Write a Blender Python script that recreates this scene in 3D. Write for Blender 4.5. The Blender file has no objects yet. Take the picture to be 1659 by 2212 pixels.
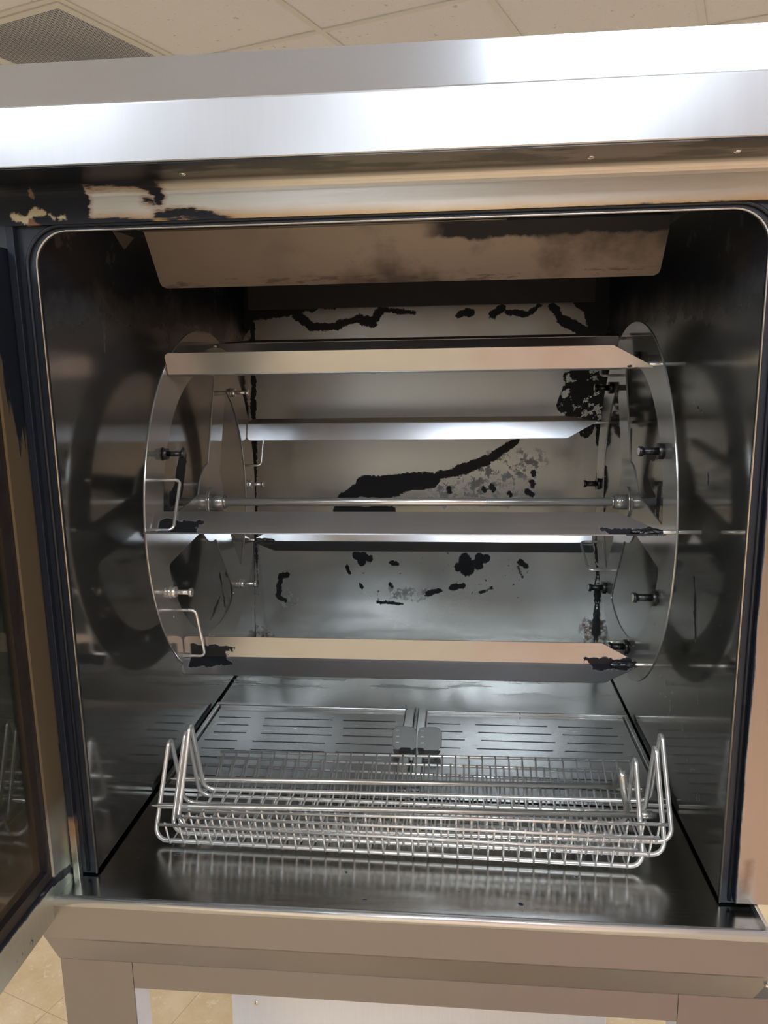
import bpy, bmesh, math, random
from math import sin, cos, pi, radians
from mathutils import Vector, Matrix

random.seed(7)
C = bpy.context.scene.collection
S = bpy.context.scene

# ---------------------------------------------------------------- camera
CAMP = dict(cx=0.0767, cy=-0.883, cz=0.6614, pitch=-0.1943, yaw=0.096, roll=-0.017, f=1672.7)
F = Vector((-sin(CAMP['yaw']), cos(CAMP['yaw']), 0)); Rr = Vector((cos(CAMP['yaw']), sin(CAMP['yaw']), 0)); U = Vector((0, 0, 1))
c_, s_ = cos(CAMP['pitch']), sin(CAMP['pitch']); F, U = c_*F + s_*U, -s_*F + c_*U
c_, s_ = cos(CAMP['roll']), sin(CAMP['roll']); Rr, U = c_*Rr + s_*U, -s_*Rr + c_*U
cam = bpy.data.cameras.new('camera'); camo = bpy.data.objects.new('camera', cam); C.objects.link(camo)
m = Matrix((Rr, U, -F)).transposed().to_4x4(); m.translation = Vector((CAMP['cx'], CAMP['cy'], CAMP['cz']))
camo.matrix_world = m
cam.sensor_fit = 'VERTICAL'; cam.sensor_height = 24; cam.lens = CAMP['f']/2212*24; cam.clip_start = .02
S.camera = camo

# ---------------------------------------------------------------- exposure, world, lights
S.view_settings.view_transform = 'Standard'; S.view_settings.look = 'None'
S.view_settings.exposure = 0.15; S.view_settings.gamma = 1.0; S.view_settings.use_curve_mapping = False
S.cycles.use_denoising = True
S.cycles.max_bounces = 10; S.cycles.glossy_bounces = 8; S.cycles.diffuse_bounces = 3
S.cycles.sample_clamp_indirect = 4.0; S.cycles.blur_glossy = 0.5
w = bpy.data.worlds.new('world'); S.world = w; w.use_nodes = True
w.node_tree.nodes['Background'].inputs[0].default_value = (.9, .95, 1, 1); w.node_tree.nodes['Background'].inputs[1].default_value = .2

FLOOR_Z = -0.90; CEIL_Z = 1.80
GA = radians(-20.0)                       # the room's grid is turned against the oven
GX = Vector((cos(GA), sin(GA), 0)); GY = Vector((-sin(GA), cos(GA), 0))
G0 = Vector((-0.405, 2.095, 0)); TILE = 0.61
LIGHT_E = 13.0
# ceiling light fixtures: (u, v) of the tile corner in tiles from G0, two tiles long in v
LIGHTS = [(2, -3, 1.0), (3, -7, 1.7), (0, -7, 1.7), (6, -6, 1.3), (-3, -8, 1.0), (3, -12, 1.0), (-5, -3, 1.0), (5, 0, 1.0), (0, 2, 1.0)]

# ---------------------------------------------------------------- material helpers
def new_mat(name):
    m = bpy.data.materials.new(name); m.use_nodes = True
    nt = m.node_tree; nt.nodes.clear()
    out = nt.nodes.new('ShaderNodeOutputMaterial'); b = nt.nodes.new('ShaderNodeBsdfPrincipled')
    nt.links.new(b.outputs[0], out.inputs[0])
    return m, nt, b
def N(nt, typ, **kw):
    n = nt.nodes.new('ShaderNode' + typ)
    for k, v in kw.items():
        setattr(n, k, v)
    return n
def put(nt, sock, v):
    if hasattr(v, 'is_linked'): nt.links.new(v, sock)
    else: sock.default_value = v
def mth(nt, op, a, b=None, c=None, clamp=False):
    n = N(nt, 'Math', operation=op, use_clamp=clamp); put(nt, n.inputs[0], a)
    if b is not None: put(nt, n.inputs[1], b)
    if c is not None: put(nt, n.inputs[2], c)
    return n.outputs[0]
def vm(nt, op, a, b=None, scale=None):
    n = N(nt, 'VectorMath', operation=op); put(nt, n.inputs[0], a)
    if b is not None: put(nt, n.inputs[1], b)
    if scale is not None: put(nt, n.inputs['Scale'], scale)
    return n.outputs['Value'] if op in ('DOT_PRODUCT', 'LENGTH') else n.outputs[0]
def noise(nt, vec, scale, detail=4, rough=.5, vs=None, col=False):
    if vs is not None:
        vec = vm(nt, 'MULTIPLY', vec, vs)
    n = N(nt, 'TexNoise'); put(nt, n.inputs['Vector'], vec); n.inputs['Scale'].default_value = scale
    n.inputs['Detail'].default_value = detail; n.inputs['Roughness'].default_value = rough
    return n.outputs['Color'] if col else n.outputs['Fac']
def mix(nt, fac, a, b):
    n = N(nt, 'Mix', data_type='RGBA'); put(nt, n.inputs[0], fac)
    for s, v in ((n.inputs[6], a), (n.inputs[7], b)):
        put(nt, s, v if hasattr(v, 'is_linked') else (*v, 1))
    return n.outputs[2]
def mixf(nt, fac, a, b):
    n = N(nt, 'Mix', data_type='FLOAT'); put(nt, n.inputs[0], fac); put(nt, n.inputs[2], a); put(nt, n.inputs[3], b)
    return n.outputs[0]
def step(nt, v, a, b):
    n = N(nt, 'MapRange'); put(nt, n.inputs[0], v); n.inputs[1].default_value = a; n.inputs[2].default_value = b
    return n.outputs[0]
def objco(nt):
    return N(nt, 'TexCoord').outputs['Object']
def sep(nt, v):
    n = N(nt, 'SeparateXYZ'); put(nt, n.inputs[0], v); return n.outputs
def blobs(nt, vec, caps, axes, warp=.012, wscale=60, soft=.0012, vs=None, grow=None):
    """mask (0..1) of ragged-edged capsules (a,b,c,d,r) in the plane `axes`"""
    nz = noise(nt, vec, wscale, 7, .7, vs=vs, col=True)
    off = vm(nt, 'SCALE', vm(nt, 'SUBTRACT', nz, (.5, .5, .5)), scale=warp)
    p = vm(nt, 'ADD', vec, off)
    keep = [0, 0, 0]; keep[axes[0]] = 1; keep[axes[1]] = 1
    p = vm(nt, 'MULTIPLY', p, tuple(keep))
    acc = None
    for (a, b, c, d, r) in caps:
        A = [0, 0, 0]; A[axes[0]] = a; A[axes[1]] = b
        B = [0, 0, 0]; B[axes[0]] = c-a; B[axes[1]] = d-b
        L2 = max(1e-8, B[0]**2 + B[1]**2 + B[2]**2)
        pa = vm(nt, 'SUBTRACT', p, tuple(A))
        h = mth(nt, 'MULTIPLY', vm(nt, 'DOT_PRODUCT', pa, tuple(B)), 1/L2, clamp=True)
        q = vm(nt, 'SUBTRACT', pa, vm(nt, 'SCALE', tuple(B), scale=h))
        v = mth(nt, 'SUBTRACT', r, vm(nt, 'LENGTH', q))
        acc = v if acc is None else mth(nt, 'MAXIMUM', acc, v)
    if grow: return step(nt, acc, -soft, soft), step(nt, acc, -grow, 0)
    return step(nt, acc, -soft, soft)

def sdmask(nt, warp=.012, wscale=60, soft=.0008, vec=None, attr='crust'):
    """ragged mask from the distance value stored on the panel's mesh"""
    a = N(nt, 'Attribute'); a.attribute_name = attr
    nz = noise(nt, vec, wscale, 7, .68)
    nz2 = noise(nt, vec, wscale*.3, 3, .5)
    v = mth(nt, 'ADD', a.outputs['Fac'], mth(nt, 'MULTIPLY_ADD', nz, warp, -warp*.5))
    nz3 = noise(nt, vec, wscale*2.6, 5, .75)
    v = mth(nt, 'ADD', v, mth(nt, 'MULTIPLY_ADD', nz2, warp*.9, -warp*.45))
    v = mth(nt, 'ADD', v, mth(nt, 'MULTIPLY_ADD', nz3, warp*.6, -warp*.3))
    return step(nt, v, -soft, soft)

SOOT = (.0105, .0140, .0215)
def steel(name, base=(.56, .55, .52), rough=.3, grain=(1, 60, 60), gs=12, gamt=.10, stains=None, extra=None, bump=.0, metallic=1.0,
          tint=None, tint_amt=.0, soot=None):
    """brushed stainless: streaks run along the axis where `grain` is smallest"""
    m, nt, b = new_mat(name); co = objco(nt)
    g = noise(nt, co, gs, 2, .55, vs=grain); big = noise(nt, co, 5, 3, .5)
    rr = mth(nt, 'ADD', mth(nt, 'MULTIPLY_ADD', g, gamt*1.2, rough - gamt*.6), mth(nt, 'MULTIPLY_ADD', big, rough*.3, -rough*.15))
    f = mth(nt, 'MULTIPLY_ADD', g, gamt*1.6, 1 - gamt*.8)
    sc = noise(nt, co, 34, 5, .75); smear = step(nt, sc, .55, .72)
    f = mth(nt, 'ADD', f, mth(nt, 'MULTIPLY', smear, 0.0 if gamt < .05 else .02))
    n = N(nt, 'Mix', data_type='RGBA', blend_type='MULTIPLY'); n.inputs[0].default_value = 1
    n.inputs[6].default_value = (*base, 1)
    cb = N(nt, 'CombineXYZ'); [put(nt, cb.inputs[i], f) for i in range(3)]
    nt.links.new(cb.outputs[0], n.inputs[7]); col = n.outputs[2]
    if tint: col = mix(nt, mth(nt, 'MULTIPLY', step(nt, noise(nt, co, 7, 4, .6), .45, .7), tint_amt), col, tint)
    met = metallic
    mask = None
    if stains is not None:
        mask, extra_cols = stains(nt, co)
        for (mk, cc, rg, mt) in extra_cols:
            col = mix(nt, mk, col, cc); rr = mixf(nt, mk, rr, rg); met = mixf(nt, mk, met, mt)
        if mask is not None:
            met = mixf(nt, mask, met, 0.0); rr = mixf(nt, mask, rr, .42); col = mix(nt, mask, col, soot or SOOT)
    if stains is not None and mask is not None: put(nt, b.inputs['Specular IOR Level'], mixf(nt, mask, .5, .3))
    put(nt, b.inputs['Base Color'], col); put(nt, b.inputs['Roughness'], rr); put(nt, b.inputs['Metallic'], met)
    bp = N(nt, 'Bump'); bp.inputs['Strength'].default_value = (.02 if gamt >= .08 else 0.0) + bump; bp.inputs['Distance'].default_value = .0006
    nt.links.new(g, bp.inputs['Height']); nt.links.new(bp.outputs[0], b.inputs['Normal'])
    return m
def plain(name, col, rough=.5, metallic=0, nscale=30, namt=.25, bump=0, emis=None):
    m, nt, b = new_mat(name); co = objco(nt)
    g = noise(nt, co, nscale, 5, .6)
    put(nt, b.inputs['Base Color'], mix(nt, g, tuple(c*(1-namt) for c in col), tuple(min(1, c*(1+namt)) for c in col)))
    b.inputs['Roughness'].default_value = rough; b.inputs['Metallic'].default_value = metallic
    if bump:
        bp = N(nt, 'Bump'); bp.inputs['Strength'].default_value = bump; bp.inputs['Distance'].default_value = .002
        nt.links.new(g, bp.inputs['Height']); nt.links.new(bp.outputs[0], b.inputs['Normal'])
    if emis:
        b.inputs['Emission Color'].default_value = (*emis[0], 1); b.inputs['Emission Strength'].default_value = emis[1]
    return m

# ---------------------------------------------------------------- mesh helpers
def box(bm, x0, x1, y0, y1, z0, z1, bev=0):
    t = bmesh.new() if bev else bm
    vs = [t.verts.new((x, y, z)) for z in (z0, z1) for y in (y0, y1) for x in (x0, x1)]
    for f in ((0, 2, 3, 1), (4, 5, 7, 6), (0, 1, 5, 4), (2, 6, 7, 3), (0, 4, 6, 2), (1, 3, 7, 5)):
        t.faces.new([vs[i] for i in f])
    if bev:
        bmesh.ops.bevel(t, geom=t.edges[:], offset=bev, segments=2, affect='EDGES', profile=.5)
        me = bpy.data.meshes.new('tmp'); t.to_mesh(me); t.free(); bm.from_mesh(me); bpy.data.meshes.remove(me)
def sdgrid(axes, fixed, a0, a1, b0, b1, pitch, layers):
    """flat panel as a fine grid whose points carry the distance to each set of crust outlines"""
    na, nb = int((a1-a0)/pitch)+1, int((b1-b0)/pitch)+1
    P = [(a0+(a1-a0)*i/na, b0+(b1-b0)*j/nb) for j in range(nb+1) for i in range(na+1)]
    co = []
    for a, b in P:
        v = [fixed]*3; v[axes[0]] = a; v[axes[1]] = b; co.append(v)
    W = na+1
    faces = [(j*W+i, j*W+i+1, (j+1)*W+i+1, (j+1)*W+i) for j in range(nb) for i in range(na)]
    me = bpy.data.meshes.new('panel'); me.from_pydata(co, [], faces)
    import numpy as np
    Q = np.array(P)
    for nm, caps in layers.items():
        best = np.full(len(P), -1.0)
        for (x1, y1, x2, y2, r) in caps:
            A = np.array((x1, y1)); B = np.array((x2, y2)) - A; h = np.clip((Q-A) @ B / max(1e-9, B @ B), 0, 1)
            best = np.maximum(best, r - np.linalg.norm(Q - A - h[:, None]*B, axis=1))
        at = me.attributes.new(nm, 'FLOAT', 'POINT'); at.data.foreach_set('value', np.clip(best, -.1, .1).astype('f'))
    return me
def fillet(pts, r, n=6, closed=False):
    pts = [Vector(p) for p in pts]; out = []
    L = len(pts)
    for i, p in enumerate(pts):
        if not closed and i in (0, L-1): out.append(p); continue
        a = pts[(i-1) % L] - p; b = pts[(i+1) % L] - p
        la, lb = a.length, b.length; a.normalize(); b.normalize()
        ang = a.angle(b)
        if ang > pi - .05: out.append(p); continue
        d = min(r/math.tan(ang/2), la*.48, lb*.48); rad = d*math.tan(ang/2)
        cdir = (a+b).normalized(); cc = p + cdir*(rad/math.sin(ang/2))
        va = p + a*d - cc; vb = p + b*d - cc; th = va.angle(vb); ax = va.cross(vb)
        if ax.length < 1e-12: out.append(p); continue
        ax.normalize()
        for k in range(n+1): out.append(cc + Matrix.Rotation(th*k/n, 3, ax) @ va)
    return out
def tube(bm, pts, r, seg=10, closed=False, tip=None):
    """round rod along pts; tip=(length) gives the first end a pointed cone"""
    pts = [Vector(p) for p in pts]; n = len(pts)
    radii = [r]*n
    if tip:
        d = (pts[1]-pts[0]).normalized(); pts = [pts[0], pts[0]+d*tip*.12, pts[0]+d*tip] + pts[1:]; radii = [r*.06, r*.22] + [r]*n; n += 2
    T = []
    for i in range(n):
        a = pts[(i-1) % n] if closed or i else pts[0]; b = pts[(i+1) % n] if closed or i < n-1 else pts[-1]
        T.append((b-a).normalized())
    ref = Vector((0, 0, 1)) if abs(T[0].z) < .9 else Vector((0, 1, 0))
    u = T[0].cross(ref).normalized(); rings = []
    for i in range(n):
        u = (u - T[i]*u.dot(T[i])).normalized(); v = T[i].cross(u)
        rings.append([bm.verts.new(pts[i] + (u*cos(2*pi*k/seg) + v*sin(2*pi*k/seg))*radii[i]) for k in range(seg)])
    for i in range(n if closed else n-1):
        A, B = rings[i], rings[(i+1) % n]
        for k in range(seg):
            f = bm.faces.new((A[k], A[(k+1) % seg], B[(k+1) % seg], B[k])); f.smooth = True
    if not closed:
        bm.faces.new(rings[0][::-1]); bm.faces.new(rings[-1])
def prism(bm, poly, d0, d1, fn, bev=0):
    """poly of 2D points extruded between d0 and d1; fn(u, v, d) gives the 3D point"""
    t = bmesh.new() if bev else bm
    a = [t.verts.new(fn(u, v, d0)) for u, v in poly]; b = [t.verts.new(fn(u, v, d1)) for u, v in poly]
    n = len(poly); t.faces.new(a[::-1]); t.faces.new(b)
    for i in range(n): t.faces.new((a[i], a[(i+1) % n], b[(i+1) % n], b[i]))
    bmesh.ops.recalc_face_normals(t, faces=t.faces[:])
    if bev:
        bmesh.ops.bevel(t, geom=t.edges[:], offset=bev, segments=2, affect='EDGES', profile=.5)
        me = bpy.data.meshes.new('tmp'); t.to_mesh(me); t.free(); bm.from_mesh(me); bpy.data.meshes.remove(me)
def plate_with_holes(outer, holes, th, fn):
    """2D curve fill with holes, extruded; returns bmesh with fn applied to (u, v, d)"""
    cu = bpy.data.curves.new('tmp', 'CURVE'); cu.dimensions = '2D'; cu.fill_mode = 'BOTH'; cu.extrude = th/2
    for loop in [outer] + holes:
        sp = cu.splines.new('POLY'); sp.points.add(len(loop)-1); sp.use_cyclic_u = True
        for p, (u, v) in zip(sp.points, loop): p.co = (u, v, 0, 1)
    o = bpy.data.objects.new('tmp', cu); C.objects.link(o)
    dg = bpy.context.evaluated_depsgraph_get(); me = bpy.data.meshes.new_from_object(o.evaluated_get(dg))
    bpy.data.objects.remove(o); bpy.data.curves.remove(cu)
    bm = bmesh.new(); bm.from_mesh(me); bpy.data.meshes.remove(me)
    bmesh.ops.remove_doubles(bm, verts=bm.verts[:], dist=1e-6)
    for v in bm.verts: v.co = Vector(fn(v.co.x, v.co.y, v.co.z))
    bmesh.ops.recalc_face_normals(bm, faces=bm.faces[:])
    return bm
def obj(name, bm, mat, parent=None, label=None):
    me = bpy.data.meshes.new(name); bmesh.ops.recalc_face_normals(bm, faces=bm.faces[:]); bm.to_mesh(me); bm.free()
    if mat: me.materials.append(mat)
    o = bpy.data.objects.new(name, me); C.objects.link(o)
    if parent: o.parent = parent
    if label: o['label'] = label
    return o
def parent_matrix(p):
    m = Matrix.LocRotScale(p.location, p.rotation_euler, None)
    if p.parent: m = parent_matrix(p.parent) @ p.matrix_parent_inverse @ m
    return m
def thing(name, label, cat, loc=(0, 0, 0), group=None, rot=(0, 0, 0)):
    o = bpy.data.objects.new(name, None); C.objects.link(o); o.location = loc; o.rotation_euler = rot; o.empty_display_size = .05
    tag(o, label, cat, group)
    return o
def tag(o, label, cat, group=None):
    o['label'] = label; o['category'] = cat
    if group: o['group'] = group
def struct(o):
    o['kind'] = 'structure'; return o
def mpart(name, me, mat, parent, label):
    me.name = name; me.materials.append(mat); o = bpy.data.objects.new(name, me); C.objects.link(o)
    o.parent = parent; o.matrix_parent_inverse = parent_matrix(parent).inverted(); o['label'] = label
    return o
def spart(name, bm, mat, parent, label=None):
    """part modelled in room coordinates under a thing that stands elsewhere"""
    o = obj(name, bm, mat, None, label); o.parent = parent; o.matrix_parent_inverse = parent_matrix(parent).inverted()
    return o

# stain outlines on the panels: (a, b, c, d, radius) in metres
BACK= [(-0.183,0.348,-0.134,0.375,0.0153),(-0.134,0.373,-0.07,0.373,0.0239),(-0.07,0.38,0.016,0.388,0.0184),(0.016,0.396,0.074,0.407,0.0064),(0.074,0.407,0.142,0.433,0.0096),(0.142,0.433,0.208,0.475,0.0063),(-0.201,0.317,-0.076,0.317,0.01),(0.309,0.551,0.327,0.606,0.0122),(0.327,0.612,0.391,0.625,0.0181),(0.34,0.53,0.394,0.56,0.0164),(0.382,0.601,0.402,0.468,0.0141),(0.32,0.515,0.329,0.551,0.0082),(-0.382,0.775,-0.281,0.788,0.0222),(-0.365,0.8,-0.197,0.801,0.014),(-0.282,0.763,-0.249,0.737,0.009),(-0.249,0.737,-0.184,0.735,0.0061),(-0.183,0.741,-0.147,0.75,0.0071),(-0.142,0.75,-0.113,0.743,0.009),(-0.103,0.751,-0.093,0.767,0.006),(-0.093,0.771,-0.018,0.761,0.0039),(0.081,0.756,0.104,0.759,0.0059),(0.154,0.755,0.174,0.769,0.0059),(0.184,0.759,0.229,0.754,0.0025),(0.229,0.754,0.253,0.771,0.0029),(0.283,0.77,0.303,0.741,0.0078),(0.303,0.741,0.354,0.712,0.0098),(0.376,0.787,0.399,0.69,0.0329),(-0.385,0.825,0.384,0.826,0.0299),(-0.345,0.157,-0.35,0.105,0.0046),(-0.35,0.105,-0.334,0.096,0.0047),(-0.345,0.157,-0.33,0.159,0.0046),(-0.16,0.209,-0.127,0.201,0.0079),(-0.145,0.206,-0.146,0.195,0.009),(-0.078,0.193,-0.066,0.188,0.0045),(0.08,0.183,0.144,0.204,0.0078),(0.096,0.202,0.101,0.178,0.0145),(0.128,0.206,0.128,0.187,0.0089),(0.224,0.196,0.234,0.187,0.0056),(0.216,0.184,0.227,0.162,0.0028),(0.009,0.118,0.036,0.125,0.0045),(0.063,0.132,0.09,0.137,0.0045),(0.134,0.122,0.157,0.133,0.0034),(-0.153,0.139,-0.15,0.132,0.0034),(-0.081,0.142,-0.076,0.135,0.0034),(-0.182,0.181,-0.178,0.166,0.0034),(-0.112,0.096,-0.052,0.091,0.0009),(0.153,0.375,0.161,0.366,0.0043),(0.236,0.362,0.247,0.353,0.0042),(0.246,0.385,0.248,0.374,0.0032),(0.249,0.406,0.249,0.398,0.0032),(0.056,0.369,0.06,0.362,0.0043),(0.137,0.369,0.14,0.364,0.0032),(0.195,0.359,0.2,0.353,0.0022),(-0.382,0.745,-0.413,-0.002,0.0051),(0.396,0.416,0.4,0.007,0.0053)]
LEFT= [(0.422,0.498,0.39,0.447,0.0135),(0.39,0.447,0.359,0.44,0.0094),(0.589,0.242,0.618,0.144,0.0027),(0.515,0.17,0.58,0.196,0.0036),(0.667,0.22,0.656,0.163,0.0029),(0.062,0.782,0.138,0.797,0.0077),(0.92,0.758,0.828,0.015,0.0042)]
RIGHT= [(0.471,0.448,0.411,0.419,0.0101),(0.378,0.448,0.384,0.409,0.0065),(0.464,0.493,0.39,0.507,0.0046),(0.462,0.481,0.471,0.448,0.0039),(0.144,0.512,0.138,0.491,0.0012),(0.222,0.596,0.178,0.584,0.0013),(0.133,0.213,0.124,0.197,0.0012),(0.262,0.151,0.13,0.143,0.0062),(0.195,0.131,0.144,0.108,0.0053),(0.173,0.36,0.151,0.282,0.0037),(0.333,0.159,0.19,0.169,0.0052)]
FAS= [(-0.434,0.84,-0.358,0.838,0.0295),(-0.382,0.819,-0.259,0.814,0.0049),(-0.356,0.858,-0.256,0.855,0.0048),(-0.257,0.848,-0.249,0.838,0.0057),(-0.272,0.854,-0.249,0.848,0.0043),(-0.253,0.823,-0.191,0.818,0.0039),(-0.191,0.818,-0.16,0.812,0.0029),(-0.242,0.826,-0.211,0.824,0.0024),(-0.268,0.837,-0.255,0.834,0.0019)]
FAS2= [(-0.404,0.82,-0.392,0.831,0.0034),(-0.395,0.829,-0.384,0.828,0.0039),(-0.376,0.826,-0.371,0.821,0.0015),(-0.365,0.821,-0.359,0.823,0.002),(-0.417,0.825,-0.406,0.821,0.004)]
RUST= [(-0.399,0.817,-0.386,0.809,0.0044),(-0.397,0.809,-0.397,0.802,0.0024),(-0.396,0.851,-0.394,0.846,0.0015)]

# ---------------------------------------------------------------- materials
D = 0.8747; W2 = 0.40
def gt(nt, v, a, b): return step(nt, v, a, b)
def rag(nt, co, amt, scale, vs=None):
    return mth(nt, 'MULTIPLY_ADD', noise(nt, co, scale, 6, .65, vs=vs), amt, -amt*.5)
def lightpatch(nt, co, scale, lo, hi): return step(nt, noise(nt, co, scale, 5, .7), lo, hi)

def back_st(nt, co):
    x, y, z = sep(nt, co)
    m1 = sdmask(nt, .016, 75, vec=co)
    # flecks of crust left over the lower middle, and clean flakes inside the big crusts
    fl = step(nt, noise(nt, co, 95, 4, .6), .665, .68)
    area = mth(nt, 'MULTIPLY', step(nt, x, -.16, -.10), mth(nt, 'MULTIPLY', step(nt, x, .27, .24), mth(nt, 'MULTIPLY', step(nt, z, .09, .11), step(nt, z, .24, .22))))
    m1 = mth(nt, 'MAXIMUM', m1, mth(nt, 'MULTIPLY', fl, area))
    holes = mth(nt, 'MULTIPLY', step(nt, noise(nt, co, 42, 6, .65), .575, .585), mth(nt, 'MULTIPLY', step(nt, x, .29, .31), step(nt, z, .68, .66)))
    m1 = mth(nt, 'MULTIPLY', m1, mth(nt, 'SUBTRACT', 1, holes))
    # pale scale right of the diagonal crust
    sc_ = mth(nt, 'MULTIPLY', step(nt, noise(nt, co, 60, 6, .7), .5, .56), sdmask(nt, .05, 30, .010, co, 'scale'))
    rust = mth(nt, 'MULTIPLY', step(nt, noise(nt, co, 90, 4, .7), .45, .6), sdmask(nt, .02, 40, .008, co, 'rust'))
    warm = mth(nt, 'MULTIPLY', mth(nt, 'MULTIPLY', step(nt, z, .66, .72), .6), step(nt, noise(nt, co, 6, 3, .6), .35, .6))
    return m1, [(warm, (.40, .30, .22), .30, 1.0), (sc_, (.30, .30, .30), .55, .3), (rust, (.16, .07, .025), .7, .0)]
def side_st(caps):
    def f(nt, co):
        x, y, z = sep(nt, co)
        m = sdmask(nt, .018, 60, vec=co)
        r = mth(nt, 'ADD', z, rag(nt, co, .16, 9))
        top = mth(nt, 'MULTIPLY', step(nt, r, .705, .765), mth(nt, 'SUBTRACT', 1, mth(nt, 'MULTIPLY', lightpatch(nt, co, 13, .60, .64), .5)))
        runs = mth(nt, 'MULTIPLY', step(nt, noise(nt, co, 22, 4, .6, vs=(1, 1, .07)), .66, .71), step(nt, mth(nt, 'ADD', z, mth(nt, 'MULTIPLY', y, .15)), .55, .75))
        sp = mth(nt, 'MULTIPLY', step(nt, noise(nt, co, 120, 5, .75, vs=(1, 1, .4)), .60, .64), sdmask(nt, .05, 25, .012, co, 'specks'))
        m = mth(nt, 'MAXIMUM', m, mth(nt, 'MULTIPLY', sp, .8))
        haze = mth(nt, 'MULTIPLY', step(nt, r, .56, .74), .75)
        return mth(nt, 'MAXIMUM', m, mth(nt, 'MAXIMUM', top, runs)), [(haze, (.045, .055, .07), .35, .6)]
    return f
def fascia_st(nt, co):
    x, y, z = sep(nt, co)
    m, halo = blobs(nt, co, FAS, (0, 2), .026, 60, vs=(.30, 1, 1.6), grow=.006)
    streak = noise(nt, co, 60, 5, .6, vs=(.25, 1, 1.6))
    low = mth(nt, 'MULTIPLY', step(nt, mth(nt, 'ADD', z, rag(nt, co, .006, 60)), .8165, .8145), step(nt, x, .12, .22))
    und = mth(nt, 'MULTIPLY', step(nt, mth(nt, 'ADD', y, mth(nt, 'MULTIPLY', rag(nt, co, .05, 14, (.3, 1, 1)), 1)), -.022, -.032), step(nt, noise(nt, co, 16, 5, .6, vs=(.35, 1, 1)), .46, .52))
    left = step(nt, mth(nt, 'ADD', x, rag(nt, co, .04, 18)), -.22, -.24)
    und = mth(nt, 'MAXIMUM', und, mth(nt, 'MULTIPLY', left, step(nt, y, -.014, -.020)))
    m = mth(nt, 'MAXIMUM', m, mth(nt, 'MAXIMUM', low, und))
    cream = blobs(nt, co, FAS2, (0, 2), .015, 110)
    rust = blobs(nt, co, RUST, (0, 2), .014, 100)
    m = mth(nt, 'MULTIPLY', m, mth(nt, 'SUBTRACT', 1, mth(nt, 'MAXIMUM', cream, rust)))
    amber = mth(nt, 'MULTIPLY', step(nt, mth(nt, 'ADD', z, rag(nt, co, .008, 30, (.3, 1, 1))), .829, .8165), .85)
    band = mth(nt, 'MULTIPLY', step(nt, y, -.0115, -.019), .9)
    return m, [(mth(nt, 'MULTIPLY', halo, .55), (.34, .15, .035), .35, .6), (amber, (.42, .24, .07), .35, .8), (band, (.060, .050, .046), .40, .4), (cream, (.62, .56, .36), .6, 0.0), (rust, (.22, .11, .045), .6, 0.0)]
def door_st(nt, co):
    x, y, z = sep(nt, co)
    e = mth(nt, 'ADD', z, rag(nt, co, .55, 26, (1, 1, .10)))
    e = mth(nt, 'ADD', e, mth(nt, 'MULTIPLY', y, 3.2))
    m = step(nt, e, .50, .51)
    m2 = mth(nt, 'MULTIPLY', step(nt, mth(nt, 'ADD', y, rag(nt, co, .02, 30, (1, 1, .3))), -.006, -.004), step(nt, z, .22, .30))
    m2b = mth(nt, 'MULTIPLY', step(nt, z, .24, .235), 0)
    m3 = mth(nt, 'MULTIPLY', step(nt, noise(nt, co, 60, 4, .6, vs=(1, 1, .5)), .69, .71), .9)
    corner = blobs(nt, co, [(-.055, .020, -.02, .012, .006), (-.02, .012, -.004, -.004, .004), (-.055, .02, -.20, .022, .003)], (1, 2), .008, 60)
    m = mth(nt, 'MAXIMUM', mth(nt, 'MAXIMUM', m, m2), mth(nt, 'MAXIMUM', m3, corner))
    brass = mth(nt, 'MULTIPLY', mth(nt, 'MULTIPLY', step(nt, z, .05, .12), step(nt, y, -.06, -.058)), .92)
    return m, [(brass, (.15, .100, .045), .5, .55)]
def crust_ends(xc, left=True, right=True):
    """baked-on crust near the ends of a shelf (object coordinates, x along the shelf)"""
    def f(nt, co):
        x, y, z = sep(nt, co)
        ax = mth(nt, 'ABSOLUTE', x)
        e = mth(nt, 'ADD', ax, rag(nt, co, .07, 45))
        w_ = vm(nt, 'MULTIPLY', co, (0, 1, 1)); dd = mth(nt, 'ADD', vm(nt, 'LENGTH', w_), rag(nt, co, .020, 60))
        near = step(nt, mth(nt, 'ADD', dd, mth(nt, 'MULTIPLY', step(nt, x, -.30, -.20), .010)), .0200, .0190)
        a = mth(nt, 'MULTIPLY', mth(nt, 'MULTIPLY', step(nt, e, xc-.002, xc), step(nt, ax, .335, .332)), near)
        return a, []
    return f
def deflect_st(nt, co):
    x, y, z = sep(nt, co)
    top = step(nt, mth(nt, 'ADD', z, rag(nt, co, .02, 26)), .818, .822)
    top = mth(nt, 'MULTIPLY', top, step(nt, mth(nt, 'ADD', x, rag(nt, co, .1, 9)), .02, .06))
    cl = mth(nt, 'MULTIPLY', step(nt, noise(nt, co, 7, 5, .6), .45, .62), step(nt, x, -.26, -.02))
    return top, [(mth(nt, 'MULTIPLY', cl, .8), (.055, .046, .045), .5, .5), (mth(nt, 'MULTIPLY', step(nt, noise(nt, co, 70, 5, .7, vs=(.25, 1, 1)), .52, .60), mth(nt, 'MULTIPLY', step(nt, z, .781, .777), .6)), (.06, .04, .03), .6, .2)]
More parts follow.
